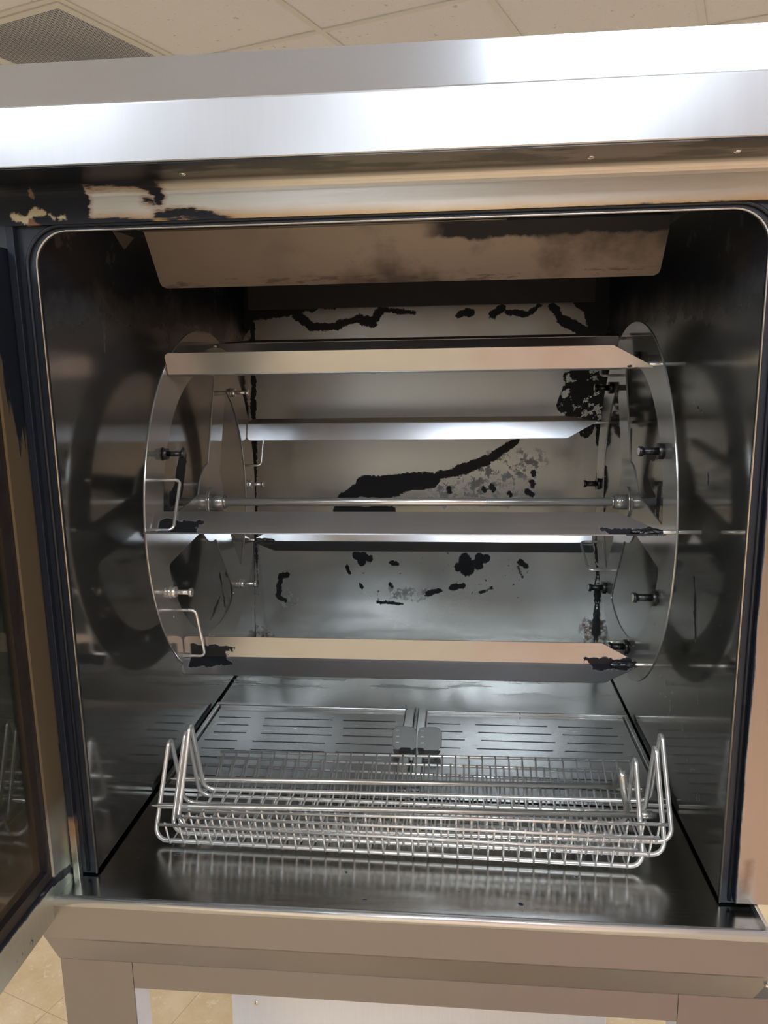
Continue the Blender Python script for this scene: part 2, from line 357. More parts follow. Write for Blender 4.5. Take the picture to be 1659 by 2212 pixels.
def floor_specks(nt, co):
    m = step(nt, noise(nt, co, 70, 2, .5), .775, .785)
    b_ = blobs(nt, co, [(.155, -.0205, .157, -.021, .003), (-.04, -.026, -.037, -.026, .002), (.232, .036, .234, .036, .002), (-.31, .045, -.305, .046, .002)], (0, 1), .003, 90)
    d_ = mth(nt, 'MULTIPLY', step(nt, noise(nt, co, 20, 5, .7, vs=(.2, 1, 1)), .50, .56), step(nt, sep(nt, co)[1], .56, .62))
    return mth(nt, 'MAXIMUM', m, b_), [(mth(nt, 'MULTIPLY', d_, .5), (.16, .15, .12), .4, .7)]
def jamb_st(nt, co):
    x, y, z = sep(nt, co)
    edge = step(nt, mth(nt, 'ADD', x, rag(nt, co, .008, 40, (1, 1, .25))), .4165, .4150)
    top = mth(nt, 'MULTIPLY', step(nt, mth(nt, 'ADD', z, rag(nt, co, .02, 40)), .800, .803), step(nt, z, .8135, .8125))
    return mth(nt, 'MAXIMUM', edge, top), [(mth(nt, 'MULTIPLY', blobs(nt, co, [(.424, .02, .428, .06, .004), (.43, .79, .432, .80, .006)], (0, 2), .012, 50, .004), .8), (.22, .12, .05), .5, .3)]
def jambl_st(nt, co):
    x, y, z = sep(nt, co)
    return step(nt, mth(nt, 'ADD', z, rag(nt, co, .04, 30)), .075, .09), [(mth(nt, 'MULTIPLY', step(nt, z, .03, .06), .8), (.22, .10, .03), .5, .4)]

M = {}
M['boltface'] = plain('bolt head highlight', (.70, .68, .60), .4, .3, 40, .2)  # pale colour stands in for the highlight on the bolt heads
M['lip'] = steel('lip steel with painted highlight', (.78, .79, .80), .22, (1, 30, 30), 10, .03, metallic=.75)  # brighter than the base steel: the lip's highlight is in the colour
M['hood'] = steel('brushed steel hood', (.53, .55, .575), .31, (26, 26, 1.6), 10, .03)
M['front'] = steel('brushed steel front', (.27, .262, .275), .32, (1, 40, 40), 8, .03)
M['stand'] = steel('brushed steel stand', (.25, .24, .25), .34, (20, 20, 1), 6, .02)
M['fascia'] = steel('heat tinted fascia', (.74, .73, .68), .36, (1.4, 40, 40), 16, .10, fascia_st, metallic=.88)
M['rim'] = steel('rolled steel rim', (.55, .52, .47), .36, (1, 40, 40), 20, .1)
M['back'] = steel('stained back wall steel', (.46, .475, .46), .22, (1, 50, 50), 10, .035, back_st, metallic=.9, soot=(.008, .0095, .0125))
M['left'] = steel('sooty left wall steel', (.36, .365, .36), .10, (50, 50, 1), 10, .02, side_st(LEFT), metallic=.95)
M['right'] = steel('sooty right wall steel', (.34, .34, .325), .10, (50, 50, 1), 10, .02, side_st(RIGHT), metallic=.95)
M['floorpan'] = steel('oven floor steel', (.44, .445, .43), .19, (2, 30, 30), 10, .07, floor_specks)
M['tray'] = steel('drip tray steel', (.42, .42, .41), .24, (2, 30, 30), 10, .12, metallic=0.85)
M['tab'] = steel('tab steel', (.15, .15, .14), .45, (3, 3, 3), 10, .05, metallic=.6)
M['disc'] = steel('rotor disc steel', (.42, .42, .40), .13, (3, 3, 3), 12, .02, metallic=.70)
M['shelf'] = steel('shelf steel', (.47, .485, .505), .215, (1, 40, 40), 8, .03, tint=(.40, .33, .29), tint_amt=.5, metallic=.92)
M['shelfcrust'] = steel('crusted shelf steel', (.47, .485, .505), .215, (1, 40, 40), 8, .03, crust_ends(.27), tint=(.40, .35, .31), tint_amt=.4, metallic=.92, soot=(.008, .009, .0115))
M['rod'] = steel('bright rod steel', (.84, .83, .79), .20, (1, 30, 30), 10, .02, metallic=.8)
M['wire'] = steel('chromed basket wire', (.90, .90, .88), .18, (1, 8, 8), 10, .01, metallic=.76)
M['spit'] = steel('spit steel', (.80, .79, .74), .20, (1, 30, 30), 10, .02, metallic=.84)
M['deflector'] = steel('browned deflector steel', (.28, .235, .20), .40, (1, 50, 50), 10, .08, deflect_st, metallic=.7)
M['baffle'] = plain('sooty brown baffle', (.013, .013, .017), .5, 0, 25, .4)
M['soot'] = plain('baked black soot', SOOT, .42, 0, 25, .35, .25)
M['sootbolt'] = plain('greasy black crust', (.012, .012, .012), .25, .0, 60, .4, .8)
M['doorf'] = steel('grease stained door frame', (.62, .66, .60), .42, (20, 20, 1), 14, .10, door_st)
M['jambr'] = steel('right front panel steel', (.42, .38, .35), .34, (30, 30, 1.5), 10, .05, jamb_st)
M['jambl'] = steel('left strip steel', (.46, .46, .38), .4, (20, 20, 1), 10, .08, jambl_st)
M['gasket'] = plain('greasy door gasket', (.018, .014, .014), .32, 0, 40, .6, .9)
M['panel'] = steel('pale cabinet and lit flange metal', (.80, .83, .90), .45, (30, 30, 1), 10, .05, metallic=.45)
M['screw'] = steel('screw steel', (.8, .8, .78), .2, (3, 3, 3), 10, .05)
M['mat'] = plain('rust red reflector mat', (.68, .43, .27), .6, 0, 12, .04, .1)
M['white'] = plain('white enamelled metal', (.74, .73, .68), .5, 0, 8, .03)
M['wall'] = plain('painted wall', (.80, .78, .74), .8, 0, 4, .04)
M['wallwarm'] = plain('terracotta painted wall', (.66, .46, .34), .8, 0, 4, .05)
M['diffuser'] = plain('light diffuser', (.9, .9, .9), .6, 0, 2, 0, 0, ((.86, .96, 1.10), LIGHT_E))

def glass_mat():
    m, nt, b = new_mat('greasy door glass'); co = objco(nt)
    x, y, z = sep(nt, co)
    gr = step(nt, mth(nt, 'ADD', z, rag(nt, co, .12, 12)), .16, .02)
    streak = noise(nt, co, 30, 5, .7, vs=(1, 1, .3))
    edge = step(nt, mth(nt, 'ADD', y, rag(nt, co, .01, 30)), -.078, -.062)
    grease = mth(nt, 'MULTIPLY', mth(nt, 'MAXIMUM', gr, mth(nt, 'MULTIPLY', edge, .8)), mth(nt, 'MULTIPLY_ADD', streak, .8, .35), clamp=True)
    put(nt, b.inputs['Base Color'], mix(nt, grease, (.018, .022, .020), (.13, .09, .05)))
    b.inputs['Transmission Weight'].default_value = 0
    put(nt, b.inputs['Roughness'], mth(nt, 'MULTIPLY_ADD', grease, .12, .015))
    b.inputs['IOR'].default_value = 1.75
    tr = N(nt, 'BsdfTransparent'); tr.inputs[0].default_value = (.30, .33, .31, 1)
    ms = N(nt, 'MixShader'); put(nt, ms.inputs[0], mth(nt, 'MULTIPLY_ADD', grease, .45, .50, clamp=True))
    out = [n for n in nt.nodes if n.type == 'OUTPUT_MATERIAL'][0]
    nt.links.new(tr.outputs[0], ms.inputs[1]); nt.links.new(b.outputs[0], ms.inputs[2]); nt.links.new(ms.outputs[0], out.inputs[0])
    return m
M['glass'] = glass_mat()
def floor_mat():
    m, nt, b = new_mat('speckled tan vinyl tile'); co = objco(nt)
    g = noise(nt, co, 7, 6, .7); g2 = noise(nt, co, 38, 5, .75); g3 = noise(nt, vm(nt, 'ADD', co, (5, 2, 0)), 20, 4, .7)
    col = mix(nt, step(nt, g, .35, .65), (.60, .41, .21), (.74, .55, .33))
    col = mix(nt, mth(nt, 'MULTIPLY', step(nt, g2, .57, .66), .6), col, (.80, .67, .49))
    col = mix(nt, mth(nt, 'MULTIPLY', step(nt, g3, .66, .72), .7), col, (.26, .14, .07))
    x, y, z = sep(nt, co)
    for a in (x, y):
        fr = mth(nt, 'FRACT', mth(nt, 'DIVIDE', a, .3048)); d = mth(nt, 'ABSOLUTE', mth(nt, 'SUBTRACT', fr, .5))
        col = mix(nt, mth(nt, 'MULTIPLY', step(nt, d, .4965, .4980), .5), col, (.12, .07, .04))
    put(nt, b.inputs['Base Color'], col); b.inputs['Roughness'].default_value = .45
    return m
M['floor'] = floor_mat()
def ceil_mat():
    m, nt, b = new_mat('pitted mineral ceiling tile'); co = objco(nt)
    g = noise(nt, co, 60, 6, .75); p = step(nt, noise(nt, co, 110, 2, .5), .70, .74); p2 = step(nt, noise(nt, co, 34, 2, .5), .72, .74)
    col = mix(nt, g, (.78, .78, .79), (.84, .84, .85))
    col = mix(nt, mth(nt, 'MULTIPLY', mth(nt, 'MAXIMUM', p, p2), .45), col, (.30, .26, .21))
    put(nt, b.inputs['Base Color'], col); b.inputs['Roughness'].default_value = .9
    return m
M['ceil'] = ceil_mat()
def vent_mat():
    m, nt, b = new_mat('perforated vent plate'); co = objco(nt)
    x, y, z = sep(nt, co)
    row = mth(nt, 'DIVIDE', y, .0095); st = mth(nt, 'MULTIPLY', mth(nt, 'FLOOR', row), .5)
    fx = mth(nt, 'SUBTRACT', mth(nt, 'FRACT', mth(nt, 'ADD', mth(nt, 'DIVIDE', x, .0095), st)), .5)
    fy = mth(nt, 'SUBTRACT', mth(nt, 'FRACT', row), .5)
    cv = N(nt, 'CombineXYZ'); put(nt, cv.inputs[0], fx); put(nt, cv.inputs[1], fy)
    hole = step(nt, vm(nt, 'LENGTH', cv.outputs[0]), .37, .31)
    oval_shadow = blobs(nt, co, [(.13, .14, .35, .36, .16)], (0, 1), .12, 5, .10)  # blurred oval shadow behind the plate, painted into its colour
    colp = mix(nt, mth(nt, 'MULTIPLY', oval_shadow, .6), (.52, .53, .57), (.26, .26, .29))
    put(nt, b.inputs['Base Color'], mix(nt, hole, colp, (.05, .05, .055))); b.inputs['Roughness'].default_value = .6
    return m
M['vent'] = vent_mat()

# ---------------------------------------------------------------- room
def gp(u, v, z): p = G0 + GX*u + GY*v; return (p.x, p.y, z)
room = Matrix.Translation((G0.x, G0.y, 0)) @ Matrix.Rotation(GA, 4, 'Z')
def groom(o): o.matrix_world = room; return o
UA, UB, VA, VB = -4.27, 4.88, -7.93, 3.05
bm = bmesh.new(); box(bm, UA, UB, VA, VB, FLOOR_Z-.05, FLOOR_Z); groom(struct(obj('floor', bm, M['floor'])))
bm = bmesh.new(); box(bm, UA, UB, VA, VB, CEIL_Z+.005, CEIL_Z+.06); groom(struct(obj('ceiling', bm, M['ceil'])))
for nm, a, mt in (('wall_left', (UA-.1, UA, VA, VB), 'wall'), ('wall_right', (UB, UB+.1, VA, VB), 'wallwarm'), ('wall_back', (UA, UB, VB, VB+.1), 'wall'), ('wall_front', (UA, UB, VA-.1, VA), 'wall')):
    bm = bmesh.new(); box(bm, *a, FLOOR_Z, CEIL_Z); groom(struct(obj(nm, bm, M[mt])))
bm = bmesh.new()
i = -7
while i*TILE <= UB+.01:
    if i*TILE >= UA-.01: box(bm, i*TILE-.012, i*TILE+.012, VA, VB, CEIL_Z, CEIL_Z+.0045)
    i += 1
j = -13
while j*TILE <= VB+.01:
    k = -7
    while k*TILE < UB-.1:
        box(bm, k*TILE+.0125, (k+1)*TILE-.0125, j*TILE-.012, j*TILE+.012, CEIL_Z, CEIL_Z+.0045); k += 1
    j += 1
groom(struct(obj('trim_1', bm, M['white'])))
def vent(u, v, label):
    t = thing('ceiling_vent', label, 'vent', gp(u*TILE, v*TILE, CEIL_Z), 'perforated ceiling vents', rot=(0, 0, GA))
    a = .014; bb = TILE-.014; bm = bmesh.new(); wd = .030
    for (x0, x1, y0, y1) in ((a, bb, a, a+wd), (a, bb, bb-wd, bb), (a, a+wd, a+wd, bb-wd), (bb-wd, bb, a+wd, bb-wd)): box(bm, x0, x1, y0, y1, -.004, .002)
    obj('frame', bm, M['white'], t)
    bm = bmesh.new(); box(bm, a+wd, bb-wd, a+wd, bb-wd, -.001, .003); obj('perforated_plate', bm, M['vent'], t, 'grey perforated plate with an oval shadow put into its colour')
vent(-2, -1, 'square white-framed ceiling vent with a grey perforated plate, above the oven hood')
vent(-3, -1, 'ceiling vent of which only a dark corner shows at the far left edge')
DIFF = {1.0: M['diffuser']}
for n, (u, v, e) in enumerate(LIGHTS):
    if e not in DIFF: DIFF[e] = plain('light diffuser', (.9, .9, .9), .6, 0, 2, 0, 0, ((.86, .96, 1.10), LIGHT_E*e))
    t = thing('ceiling_light', 'rectangular ceiling light panel set in the ceiling grid, number of tiles away from the oven', 'ceiling light', gp(u*TILE, v*TILE, CEIL_Z), 'ceiling light panels', rot=(0, 0, GA))
    t['label'] = 'rectangular light panel set flush in the ceiling grid'
    a = .014; b1 = TILE-.014; b2 = 2*TILE-.014; wd = .02; bm = bmesh.new()
    for (x0, x1, y0, y1) in ((a, b1, a, a+wd), (a, b1, b2-wd, b2), (a, a+wd, a+wd, b2-wd), (b1-wd, b1, a+wd, b2-wd)): box(bm, x0, x1, y0, y1, -.006, .002)
    obj('frame', bm, M['white'], t)
    bm = bmesh.new(); box(bm, a+wd, b1-wd, a+wd, b2-wd, -.004, .001); obj('diffuser', bm, DIFF[e], t)

# ---------------------------------------------------------------- the oven
oven = thing('rotisserie_oven', 'stainless steel rotisserie oven with its glass door open and a sooty, empty cooking chamber', 'oven', (0, .42, -.112))
me = sdgrid((1, 2), -W2, .002, D, 0, .87, .0035, dict(crust=[(a, b, c, d, r+.006) for a, b, c, d, r in LEFT[:2]] + LEFT[2:] + [(.80, .80, .85, .73, .022), (.74, .80, .75, .755, .012)], specks=[(.56, .25, .60, .15, .02), (.15, .78, .30, .76, .03), (.60, .03, .30, .03, .006)])); mpart('side_wall', me, M['left'], oven, 'left chamber wall, steel with black soot along the top')
me = sdgrid((1, 2), W2, .002, D, 0, .87, .0035, dict(crust=[(a, b, c, d, r+.006) for a, b, c, d, r in RIGHT[:4]] + RIGHT[4:7] + RIGHT[9:10] + [(.60, .42, .60, .52, .008), (.62, .60, .64, .66, .01)], specks=[(.30, .15, .12, .09, .028), (.40, .17, .26, .15, .02), (.40, .45, .38, .38, .03), (.75, .70, .70, .60, .03)])); mpart('side_wall', me, M['right'], oven, 'right chamber wall, steel with black runs of soot')
me = sdgrid((0, 2), D, -W2, W2, -.006, .87, .0025, dict(crust=[(a, b, c, d, r+.0018) for a, b, c, d, r in BACK] + [(-.37, .785, -.25, .795, .027), (.315, .56, .385, .60, .022), (.36, .50, .40, .62, .016), (-.39, .80, -.30, .79, .030), (-.27, .795, -.18, .79, .016), (.34, .80, .39, .76, .03), (-.41, .74, -.385, .78, .02)], scale=[(.03, .37, .10, .40, .02), (.10, .38, .20, .42, .035), (.2, .40, .25, .43, .02), (.02, .345, .2, .35, .012), (-.07, .12, .0, .12, .01), (-.33, .1, -.32, .085, .008)],
     rust=[(-.392, .01, -.385, .0, .018), (.385, .04, .392, .01, .018)])); mpart('back_wall', me, M['back'], oven, 'back chamber wall with patches of black baked-on crust')
bm = bmesh.new(); box(bm, -W2-.003, W2+.003, .002, D+.003, .870, .874); spart('chamber_ceiling', bm, M['soot'], oven, 'black sooty chamber ceiling')
bm = bmesh.new(); box(bm, -.437, .4365, -.0445, D+.003, -.008, -.006); spart('chamber_floor', bm, M['floorpan'], oven, 'shiny steel chamber floor')

# front lip with the rounded door opening
def opening(x, z0, zt, r):
    return [(p.x, p.z) for p in fillet([(-x, 0, z0), (-x, 0, zt), (x, 0, zt), (x, 0, z0)], r, 8)]
inner = opening(W2, -.003, .8093, .038); outer = [(.447, -.003), (.447, .8575), (-.447, .8575), (-.447, -.003)]
bm = bmesh.new(); prism(bm, inner + outer, -.004, .002, lambda u, v, d: (u, d, v)); spart('opening_frame', bm, M['soot'], oven, 'black sooty frame around the door opening')
bm = bmesh.new(); tube(bm, [(u, -.0045, v) for u, v in inner], .0013, 8); spart('opening_rim', bm, M['rim'], oven, 'thin bright rolled edge of the opening')
bm = bmesh.new(); tube(bm, [(p[0], -.006, p[1]) for p in opening(.4105, .002, .8150, .045)], .0022, 8); spart('door_seal', bm, M['soot'], oven, 'black door seal around the opening')
# fascia over the door, coved up into the hood
pr = [(-.004, .8155), (-.010, .8155), (-.0105, .843)] + [(-.0105-.012*(1-cos(a)), .843+.0135*sin(a)) for a in [radians(15*k) for k in range(1, 7)]] + [(-.084, .8565), (-.084, .8585), (-.004, .8585)]
bm = bmesh.new(); prism(bm, pr, -.465, .465, lambda u, v, d: (d, u, v))
for f in bm.faces: f.smooth = False
spart('fascia', bm, M['fascia'], oven, 'heat-tinted fascia above the opening with black and rust-brown crust at the left')
for x, y in ((-.2115, -.0385), (.2089, -.0399), (.3499, -.0401)):
    bm = bmesh.new(); bmesh.ops.create_uvsphere(bm, u_segments=14, v_segments=8, radius=.0038, matrix=Matrix.Translation((x, y, .8565)) @ Matrix.Diagonal((1, 1, .55, 1)))
    for f in bm.faces: f.smooth = True
    spart('screw', bm, M['screw'], oven)
# hood
hp = [(-.086, .8575), (-.086, .9135), (-.046, .968), (.93, .968), (.93, .8575)]
bm = bmesh.new(); prism(bm, hp, -.60, .60, lambda u, v, d: (d, u, v), bev=.0018); spart('hood', bm, M['hood'], oven, 'bright brushed steel hood edge across the top')
# front panels beside the opening, body sides
bm = bmesh.new(); box(bm, .4140, .470, -.014, -.004, .003, .8150, .0015); spart('front_panel', bm, M['jambr'], oven, 'brushed steel front panel right of the opening')
bm = bmesh.new(); box(bm, -.470, -.4295, -.010, -.002, -.004, .8565); spart('front_panel', bm, M['soot'], oven, 'sooty black front panel left of the opening')
bm = bmesh.new(); box(bm, -.4285, -.4195, -.013, -.004, -.012, .8150, .001); spart('hinge_strip', bm, M['jambl'], oven, 'narrow steel strip beside the door hinge, black above')
for s in (-1, 1):
    bm = bmesh.new(); box(bm, min(s*.470, s*.474), max(s*.470, s*.474), -.002, .95, -.006, .857); spart('side_panel', bm, M['front'], oven)
bm = bmesh.new(); box(bm, -.47, .47, .95, .954, -.112, .857); spart('rear_panel', bm, M['front'], oven)
# base with its rolled lip and bevelled front
bp = [(-.0445, -.0078), (-.0640, -.0078), (-.0615, -.0555), (-.0585, -.0600), (-.036, -.1085), (-.030, -.1130), (.94, -.1130), (.94, -.012), (-.0445, -.012)]
bm = bmesh.new(); prism(bm, bp, -.4485, .4470, lambda u, v, d: (d, u, v))
for v in bm.verts:
    if v.co.z < -.058: k = min(1, (-.058 - v.co.z)/.055); v.co.x -= (.012 if v.co.x > 0 else -.002)*k
    elif v.co.z > -.05 and v.co.y < 0: pass
spart('base', bm, M['front'], oven, 'brushed steel base with a bevelled front edge under the chamber')
lp = [(-.0440, -.0076), (-.0555, .0014)] + [(-.0592+.0048*cos(t), -.0018+.0048*sin(t)) for t in [radians(a) for a in range(60, 190, 15)]] + [(-.0641, -.0076)]
bm = bmesh.new(); prism(bm, lp, -.4470, .4460, lambda u, v, d: (d, u, v))
for f in bm.faces: f.smooth = abs(f.normal.x) < .5 and f.calc_center_median().y < -.0555
spart('front_lip', bm, M['lip'], oven, 'raised lip along the front edge of the chamber floor, its highlight put into the colour')
for x0, x1 in ((.4366, .4412), (-.4455, -.4410)):
    bm = bmesh.new(); box(bm, x0, x1, -.050, -.0005, -.0118, .0030, .0012); spart('side_lip', bm, M['rim'], oven)
# heat deflector and rear baffle
def dfl(u, v, d):
    t = v; y = .196 + (.25-.196)*t; z = .840 + (.768-.840)*t
    n = Vector((0, .8, .6)); return (u, y + d*n.y, z + d*n.z)
poly = [(p.x, p.y) for p in fillet([(-.351, 0, 0), (-.351, 1, 0), (.351, 1, 0), (.351, 0, 0)], .01, 5)]
poly = [(-.3515, 0), (-.3515, .90), (-.350, .96), (-.344, 1), (.344, 1), (.350, .96), (.3515, .90), (.3515, 0)]
bm = bmesh.new(); prism(bm, poly, 0, .002, dfl); box(bm, -.3515, .3515, .196, .30, .838, .840)
spart('heat_deflector', bm, M['deflector'], oven, 'tilted browned steel deflector plate under the chamber ceiling')
bm = bmesh.new(); box(bm, -.175, .140, .1885, .1955, .8372, .8385); spart('hanger_strip', bm, M['rim'], oven)
bm = bmesh.new(); box(bm, -.3756, .362, .8185, .8210, .772, .869); spart('rear_baffle', bm, M['baffle'], oven, 'dark brown baffle high on the back wall')
# cable-side hanger high on the left: small pale bracket
bm = bmesh.new(); prism(bm, [(.17, .838), (.205, .818), (.24, .838)], -.385, -.383, lambda u, v, d: (d, u, v)); spart('bracket', bm, M['deflector'], oven)

# door: hinged at the left, swung out towards the viewer
DX = -.430; Y1 = -.80; ZB, ZT = -.027, .7915
bm = plate_with_holes([(.003, ZB), (.003, ZT), (Y1, ZT), (Y1, ZB)], [[(-.053, .0215), (-.053, .745), (Y1+.05, .745), (Y1+.05, .0215)]], .030, lambda u, v, d: (DX-.015+d, u, v))
door = spart('door', bm, M['doorf'], oven, 'open glass door frame, brass-brown and black with grease, pale bottom rail')
def ring(bm, y0, y1, z0, z1, wd, x0, x1):
    for a in ((y0, y0-wd, z0, z1), (y1+wd, y1, z0, z1)): box(bm, x0, x1, min(a[0], a[1]), max(a[0], a[1]), a[2], a[3])
    for a in ((z0, z0+wd*1.7), (z1-wd, z1)): box(bm, x0, x1, y1+wd, y0-wd, a[0], a[1])
bm = bmesh.new(); ring(bm, -.0535, Y1+.0505, .022, .7445, .010, DX-.020, DX-.003)
bmesh.ops.subdivide_edges(bm, edges=bm.edges[:], cuts=3)
g = spart('gasket', bm, M['gasket'], None) if False else None
gk = obj('gasket', bm, M['gasket']); gk.parent = door; gk.matrix_parent_inverse = (parent_matrix(oven) @ door.matrix_parent_inverse).inverted(); gk['label'] = 'greasy black sealing strip around the glass'
bm = bmesh.new(); box(bm, DX-.017, DX-.012, Y1+.051, -.054, .0225, .744)
gl = obj('glass_pane', bm, M['glass']); gl.parent = door; gl.matrix_parent_inverse = gk.matrix_parent_inverse.copy(); gl['label'] = 'dark greasy glass pane reflecting the baskets'

bm = bmesh.new(); tube(bm, [(.4415, -.052, -.073), (.452, -.054, -.073)], .004, 12); spart('latch_pin', bm, M['screw'], oven)
# ---------------------------------------------------------------- rotor
YC, ZC, RR = .3953, .4260, .2868
XL, XR = -.3454, .3556
rotor = thing('rotor', 'steel rotor of two large three-spoked discs on one shaft across the oven chamber', 'rotor', (0, YC, ZC))
def hole(mid):
    """one of the three openings between the spokes, as (y, z) about the hub"""
    s = .031; r1 = .2205; r0 = .068; pts = []
    a0, a1 = radians(mid-60), radians(mid+60)
    def on(r, a, sg):                       # point at radius r lying s off the spoke at angle a
        return a + sg*math.asin(min(1, s/r))
    A, B = on(r1, a0, 1), on(r1, a1, -1)
    for k in range(25): t = A+(B-A)*k/24; pts.append((r1*cos(t), r1*sin(t), 0))
    A, B = on(r0, a1, -1), on(r0, a0, 1)
    for k in range(7): t = A+(B-A)*k/6; pts.append((r0*cos(t), r0*sin(t), 0))
    out = fillet(pts, .010, 4, closed=True)
    return [(p.x, p.y) for p in out]
circ = lambda r, n, cx=0, cy=0: [(cx+r*cos(2*pi*k/n), cy+r*sin(2*pi*k/n)) for k in range(n)]
SH = [24.0 + 51.43*k for k in range(7)]; BO = [-1.7 + 51.43*k for k in range(7)]
small = [circ(.0022, 8, .25*cos(radians(a)), .25*sin(radians(a))) for a in (200, 213, 264, 319, 113)]
for X, lab in ((XL, 'left rotor disc'), (XR, 'right rotor disc')):
    bm = plate_with_holes(circ(RR, 120), [hole(6.3), hole(126.3), hole(246.3)] + small, .0030, lambda u, v, d, X=X: (X+d, u, v))
    obj('disc', bm, M['disc'], rotor, lab)
bm = bmesh.new(); tube(bm, [(-.399, 0, 0), (.399, 0, 0)], .0072, 20); obj('shaft', bm, M['rod'], rotor)
for X, s in ((XL, 1), (XR, -1)):
    bm = bmesh.new(); tube(bm, [(X+s*.0016, 0, 0), (X+s*.0045, 0, 0)], .026, 28); tube(bm, [(X+s*.0046, 0, 0), (X+s*.024, 0, 0)], .0125, 24); tube(bm, [(X+s*.0242, 0, 0), (X+s*.027, 0, 0)], .0105, 24)
    obj('hub', bm, M['disc'], rotor)
rb = random.Random(3)
for X, s, mt in ((XL, 1, 'rod'), (XR, -1, 'sootbolt')):
    for k, a in enumerate(BO):
        y, z = .235*cos(radians(a)), .235*sin(radians(a)); bm = bmesh.new()
        fat = 1.0 if s > 0 else 1.35
        p = lambda d: (X+s*d, y, z)
        tube(bm, [p(-.006), p(-.0016)], .0075, 6); tube(bm, [p(.0016), p(.003)], .0095, 16)
        tube(bm, [p(.0031), p(.0100)], .0088*fat, 6); tube(bm, [p(.0101), p(.0300)], .0030*fat*1.25, 12); tube(bm, [p(.0300), p(.0345)], .0068*(1+(fat-1)*.3), 6)
        dark = mt == 'sootbolt' or k in (2, 3)
        o = obj('bolt', bm, M['sootbolt'] if dark else M['rod'], rotor, 'bolt caked in black crust' if dark else None)
        if mt == 'sootbolt':
            bm = bmesh.new(); tube(bm, [p(.0346), p(.0356)], .0052, 6); obj('bolt_face', bm, M['boltface'], o)

# ---------------------------------------------------------------- angle shelves carried by the rotor
def shelf(k, a1, a2, flip, label):
    """k: place on the rotor; a1, a2: directions of the two flanges; flip: locking hook at the right end"""
    a = radians(SH[k]); y, z = YC + .275*cos(a), ZC + .275*sin(a)
    t = thing('angle_shelf', label, 'shelf', (0, y, z), 'angle shelves hung between the rotor discs')
    s = -1 if flip else 1                    # s=1: hook at left, tapered end with the straight rod at right
    Lf = .0325; th = .0016
    bm = bmesh.new(); xh = -.3425; xt = .345; xc = .288
    for ang, off in ((a1, 0), (a2, 0)):
        d = Vector((cos(radians(ang)), sin(radians(ang)))); n = Vector((-d.y, d.x)); other = a2 if ang == a1 else a1
        o2 = Vector((cos(radians(other)), sin(radians(other))))
        if n.dot(o2) < 0: n = -n
        poly = [(xh, 0)] + [(xh, Lf-.006), (xh+.002, Lf-.002), (xh+.006, Lf)] + [(xc, Lf), (xt-.004, .003), (xt, 0)]
        prism(bm, [(s*u, v) for u, v in poly], 0, th, lambda u, v, dd, d=d, n=n: (u, d.x*v - n.x*dd, d.y*v - n.y*dd))
    obj('trough', bm, M['shelfcrust' if k in (3, 4) else 'shelf'], t)
    # straight pivot rod, lying in the fold at the tapered end
    bi = ((a1+a2)/2); bd = (cos(radians(bi)), sin(radians(bi)))
    oy, oz = bd[0]*.0034, bd[1]*.0034
    bm = bmesh.new(); tube(bm, [(s*.308, oy, oz), (s*.3880, oy, oz)], .0028, 12); obj('pivot_rod', bm, M['rod'], t)
    # crust around the rod
    bm = bmesh.new(); rc = random.Random(k+5)
    for q in range(9):
        bmesh.ops.create_icosphere(bm, subdivisions=2, radius=1, matrix=Matrix.Translation((s*(.306+.0035*q), oy*(.8+rc.random()*.5), oz*(.8+rc.random()*.5)-.0005)) @ Matrix.Diagonal((.006+.004*rc.random(), .0034+.0018*rc.random(), .0032+.0016*rc.random(), 1)))
    obj('crust', bm, M['sootbolt'], t, 'lump of black baked-on crust')
    # locking hook: both ends in the disc
    r2 = .235; b = radians(SH[k]-16.3); vy, vz = YC + r2*cos(b) - y, ZC + r2*sin(b) - z
    xd = XR if flip else XL; so = -1 if flip else 1
    p = [(xd-so*.006, oy, oz), (xd+so*.036, oy, oz), (xd+so*.031, vy, vz), (xd-so*.006, vy, vz)]
    bm = bmesh.new(); tube(bm, fillet(p, .008, 6), .0024, 10); obj('locking_hook', bm, M['rod'], t)
    return t
shelf(0, -105, 13, False, 'bright angle shelf at the back of the rotor, just above the shaft')
shelf(1, -105, 9, True, 'dark angle shelf at the top rear, just behind the highest front one')
shelf(2, -5, 113, False, 'brownish angle shelf highest at the front of the rotor')
shelf(3, 50, 168, False, 'front angle shelf just below the shaft, black crust at its left end')
shelf(4, 92, 213, False, 'lowest angle shelf at the front of the rotor, both flanges showing')
shelf(5, -60, -178, True, 'angle shelf at the bottom rear, almost hidden behind the lowest front shelf')
shelf(6, 67, 203, True, 'angle shelf low at the back of the rotor, seen under the shelf below the shaft')

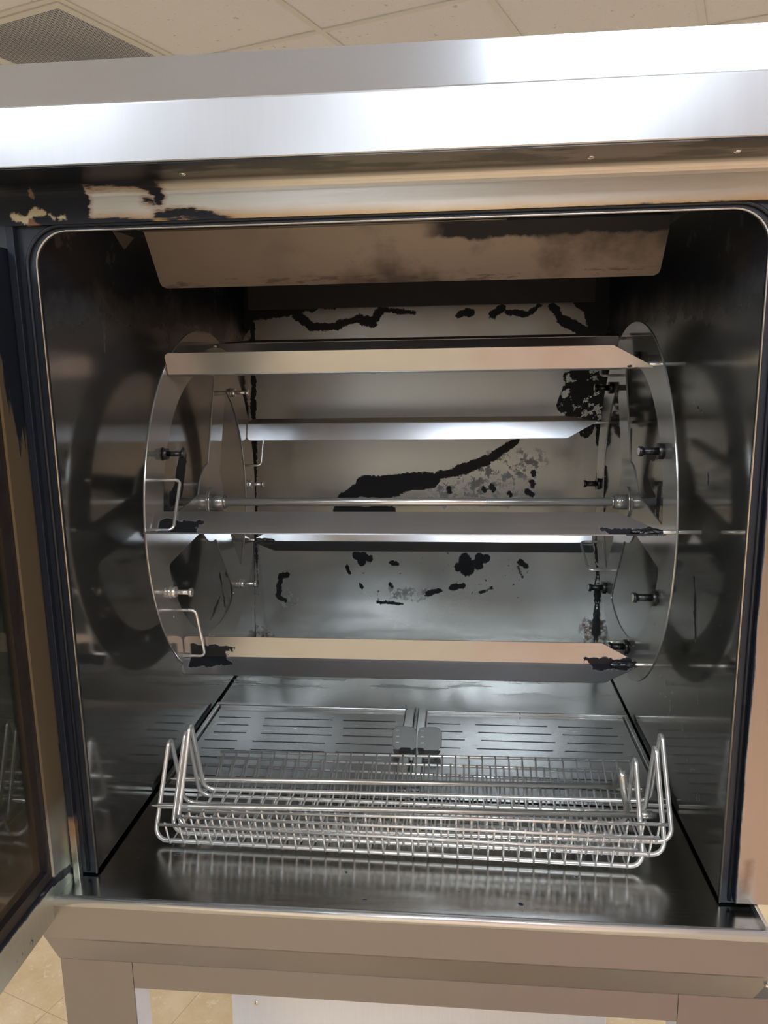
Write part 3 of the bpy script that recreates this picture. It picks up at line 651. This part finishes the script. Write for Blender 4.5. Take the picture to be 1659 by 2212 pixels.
# ---------------------------------------------------------------- drip pans on the chamber floor
def pan(x0, x1, y0, y1, label, hx, side):
    cx = (x0+x1)/2; t = thing('drip_pan', label, 'drip pan', (cx, (y0+y1)/2, -.006), 'drip pans on the chamber floor')
    w2, d2 = (x1-x0)/2, (y1-y0)/2; bm = bmesh.new()
    box(bm, -w2+.010, w2-.010, -d2+.010, d2-.012, .0008, .0035)
    obj('pan_plate', bm, M['tray'], t)
    bm = bmesh.new()
    box(bm, -w2, w2, d2-.0115, d2, .0005, .010, .0015)
    box(bm, -w2, w2, -d2, -d2+.010, .0005, .008, .0015)
    inn = (w2-.020, w2) if side < 0 else (-w2, -w2+.018)
    outp = (-w2, -w2+.008) if side < 0 else (w2-.008, w2)
    box(bm, *inn, -d2+.0105, d2-.012, .0005, .0135, .0025); box(bm, *outp, -d2+.0105, d2-.012, .0005, .010, .0015)
    obj('rim', bm, M['floorpan'], t)
    bm = bmesh.new()
    for r_ in range(9):
        yy = d2 - .052 - r_*.0300
        for (a, b) in ((-w2+.02, -w2+.08), (-w2+.108, -w2+.238), (-w2+.258, w2-.036)):
            sh_ = (r_ % 3)*.004; box(bm, a+sh_, b+sh_, yy, yy+.0012, .0036, .0042)
    obj('slots', bm, M['soot'], t, 'rows of thin dark drain slots')
    # upright gripping tab with rounded corners, bent forward at the foot
    fn = lambda u, v, d: (hx-cx+u, -(y0+y1)/2 + .338 + v*.62 + d*.78, .010 + v*.78 - d*.62)
    c = .008
    poly = [(-.021, 0), (-.020, .040-c), (-.020+c*.3, .040-c*.3), (-.020+c, .040), (.020-c, .040), (.020-c*.3, .040-c*.3), (.021, .040-c), (.021, .008), (.013, 0)]
    if side < 0: poly = [(-u, v) for u, v in poly][::-1]
    bm = bmesh.new(); prism(bm, poly, 0, .002, fn, bev=.0006)
    q = [(-.019, 0), (-.016, -.010), (-.008, -.017), (.008, -.017), (.015, -.010), (.019, 0)]
    prism(bm, q, -.001, .001, lambda u, v, d: (hx-cx+u, -(y0+y1)/2+.337+v*1.0, .0105+d-.02*(v/.017)**2*.25))
    hd = obj('grip_tab', bm, M['tab'], t, 'grey bent-up grip tab with rounded corners')
    bm = bmesh.new()
    for v in (.012, .022, .032):
        prism(bm, [(-.0155, v), (-.0095, v), (-.0095, v+.0016), (-.0155, v+.0016)], -.0006, -.0001, fn)
    o = obj('dimples', bm, M['tray'], hd)
pan(-.394, -.0012, .200, .507, 'left drip pan with rows of slots and a grip tab at its right edge', -.013, -1)
pan(.0030, .394, .203, .504, 'right drip pan with rows of slots and a grip tab at its left edge', .030, 1)

# ---------------------------------------------------------------- wire baskets stacked on the chamber floor
L1, L2, L3, LW, BB, FF, HF, RY, HR, YA, HH = .3176, .3154, .3300, .312, .0476, .0643, .0353, .1089, .0288, .0141, .1165
def basket_parts(t):
    R_ = .0033
    def loop(s): return [(s*(L3-.006), -BB, 0), (s*(L3+.002), -BB+.004, .012), (s*L3, YA-.006, HH), (s*L3, YA+.006, HH), (s*(L3+.0), BB-.004, .012), (s*(L3-.008), BB, 0)]
    # one thick rod bent into two long runners and a tall narrow loop at either end
    path = [(0, -BB, 0), (L3+.004, -BB, 0), (L3+.000, YA-.0045, HH+.002), (L3+.000, YA+.0045, HH+.002), (L3-.002, BB, 0), (0, BB, 0), (-L3+.002, BB, 0), (-L3, YA+.0045, HH+.002), (-L3, YA-.0045, HH+.002), (-L3-.006, -BB, 0)]
    bm = bmesh.new(); tube(bm, fillet(path, .017, 7, closed=True), R_, 12, closed=True); obj('frame_rod', bm, M['wire'], t)
    bm = bmesh.new(); tube(bm, [(-L1-.004, -FF, HF), (L1+.004, -FF, HF)], .0024, 10); obj('front_rail', bm, M['wire'], t)
    bm = bmesh.new(); tube(bm, [(-L2-.004, RY, HR), (L2+.004, RY, HR)], .0023, 10); obj('rear_rail', bm, M['wire'], t)
    n = 32; bm = bmesh.new()
    for k in range(n):
        x = -LW + 2*LW*k/(n-1)
        p = [(x, -FF-.0005, HF+.0035), (x, -BB-.0035, -.0030), (x, BB+.002, -.0040), (x, RY-.0005, HR+.0028)]
        tube(bm, fillet(p, .006, 3), .0015, 7)
    obj('cross_wires', bm, M['wire'], t, 'row of thin bent cross wires')
    return t
BK = [(-.0113, .1076, .0040, -.0205, .0003, 'lowest and frontmost of the three nested wire baskets, furthest left'),
      (.0159, .1072, .0200, -.0102, .0015, 'middle one of the three nested wire baskets'),
      (.0254, .1086, .0338, .0082, .0042, 'topmost of the three nested wire baskets, furthest right')]
first = None
for (dx, dy, dz, yaw, rol, lab) in BK:
    if first is None:
        t = basket_parts(thing('wire_basket', lab, 'basket', (dx, dy, dz-.003), 'nested wire baskets')); first = t
    else:
        t = first.copy(); C.objects.link(t)
        for ch in list(first.children): c = ch.copy(); C.objects.link(c); c.parent = t
        t.location = (dx, dy, dz-.003)
    t.rotation_euler = (0, -rol, yaw); tag(t, lab, 'basket', 'nested wire baskets')
# short pins with collars at the right ends
# double-pronged spit lying in the top basket
t = thing('double_spit', 'two-pronged spit with pointed left tips and an arched right end, lying in the top basket', 'spit', (0, .12, .047))
for (a, b, nm) in (((-.3568, .0808), (.3476, .1038), 0), ((-.3560, .1529), (.3102, .1739), 1)):
    bm = bmesh.new(); tube(bm, [(a[0], a[1]-.12, -.002), (b[0], b[1]-.12, -.002)], .0042, 14, tip=.020); obj('prong', bm, M['spit'], t)
bm = bmesh.new(); tube(bm, [(.322, .0235-.0400+.0, -.002), (.343, .0238-.0400, -.002)], .0056, 16); obj('collar', bm, M['spit'], t)
bm = bmesh.new(); tube(bm, fillet([(.3085, -.018, .001), (.300, -.014, .056), (.300, -.004, .056), (.3065, .0535, .0)], .007, 6), .0042, 12); obj('arch', bm, M['spit'], t)
t = thing('spit', 'second two-pronged spit between the baskets, only its collared right ends showing', 'spit', (.33, .18, .026))
for y, z, x in ((.0, .012, .028), (.006, -.010, .022)):
    bm = bmesh.new(); tube(bm, [(-.02, y, z), (x, y, z)], .0030, 12); tube(bm, [(x-.022, y, z), (x-.008, y, z)], .0044, 14); obj('prong', bm, M['spit'], t)

# ---------------------------------------------------------------- stand under the oven
st = thing('oven_stand', 'brushed steel stand with wide legs and a cross rail carrying the oven', 'stand', (0, .42, FLOOR_Z))
def leg(x0, x1, y0, y1, inner_x):
    bm = bmesh.new(); box(bm, x0, x1, y0, y0+.003, FLOOR_Z, -.1132, .0008)
    ox = (x0, x0+.003) if inner_x > x0 + .001 else (x1-.003, x1)
    box(bm, *ox, y0+.0031, y1, FLOOR_Z, -.1132); spart('leg', bm, M['stand'], st)
    bm = bmesh.new(); bx = (x1-.0035, x1-.0005) if inner_x > x0+.001 else (x0+.0005, x0+.0035)
    box(bm, *bx, y0+.0032, y0+.045, FLOOR_Z, -.1135); spart('leg_flange', bm, M['panel'], st, 'inner flange of a leg, the light on it put into its pale colour')  # leg steel painted pale for the light on its inner face
leg(-.4485, -.350, -.031, .05, -.35); leg(.350, .468, -.031, .05, .35 - .01)
leg(-.432, -.350, .83, .90, -.35); leg(.350, .432, .83, .90, .35 - .01)
bm = bmesh.new(); box(bm, -.3497, .3497, -.031, -.028, -.153, -.1132, .0008); box(bm, -.3497, .3497, -.028, .0, -.153, -.150); spart('cross_rail', bm, M['stand'], st)
bm = bmesh.new(); box(bm, -.3497, .3497, .87, .90, -.153, -.1132, .0008); spart('cross_rail', bm, M['stand'], st)
# shelf unit under the oven
t = thing('steel_cabinet', 'low pale steel cabinet under the stand, only its top front corner with a screw showing', 'cabinet', (-.02, .50, FLOOR_Z))
bm = bmesh.new(); prism(bm, [(.250, -.86), (.272, -.350), (.60, -.350), (.60, -.86)], -.3205, .330, lambda u, v, d: (d, u, v), bev=.002); spart('body', bm, M['panel'], t)
for x in (-.3, .3):
    for y in (.30, .56):
        bm = bmesh.new(); tube(bm, [(x, y, FLOOR_Z), (x, y, -.86)], .015, 12); spart('foot', bm, M['stand'], t)
bm = bmesh.new(); bmesh.ops.create_uvsphere(bm, u_segments=14, v_segments=8, radius=.0052, matrix=Matrix.Translation((-.2760, .2670, -.4520)) @ Matrix.Diagonal((1, .5, 1, 1)))
for f in bm.faces: f.smooth = True
spart('screw', bm, M['screw'], t)
# unseen mat added in front to give the warm reflection in the front panels
t = thing('floor_mat', 'rust red reflector mat added out of view on the floor in front of the oven, for a warm reflection', 'mat', (.95, -1.9, FLOOR_Z))
bm = bmesh.new(); box(bm, -.80, 1.0, -1.3, 1.35, .0005, .011, .004); obj('mat', bm, M['mat'], t)
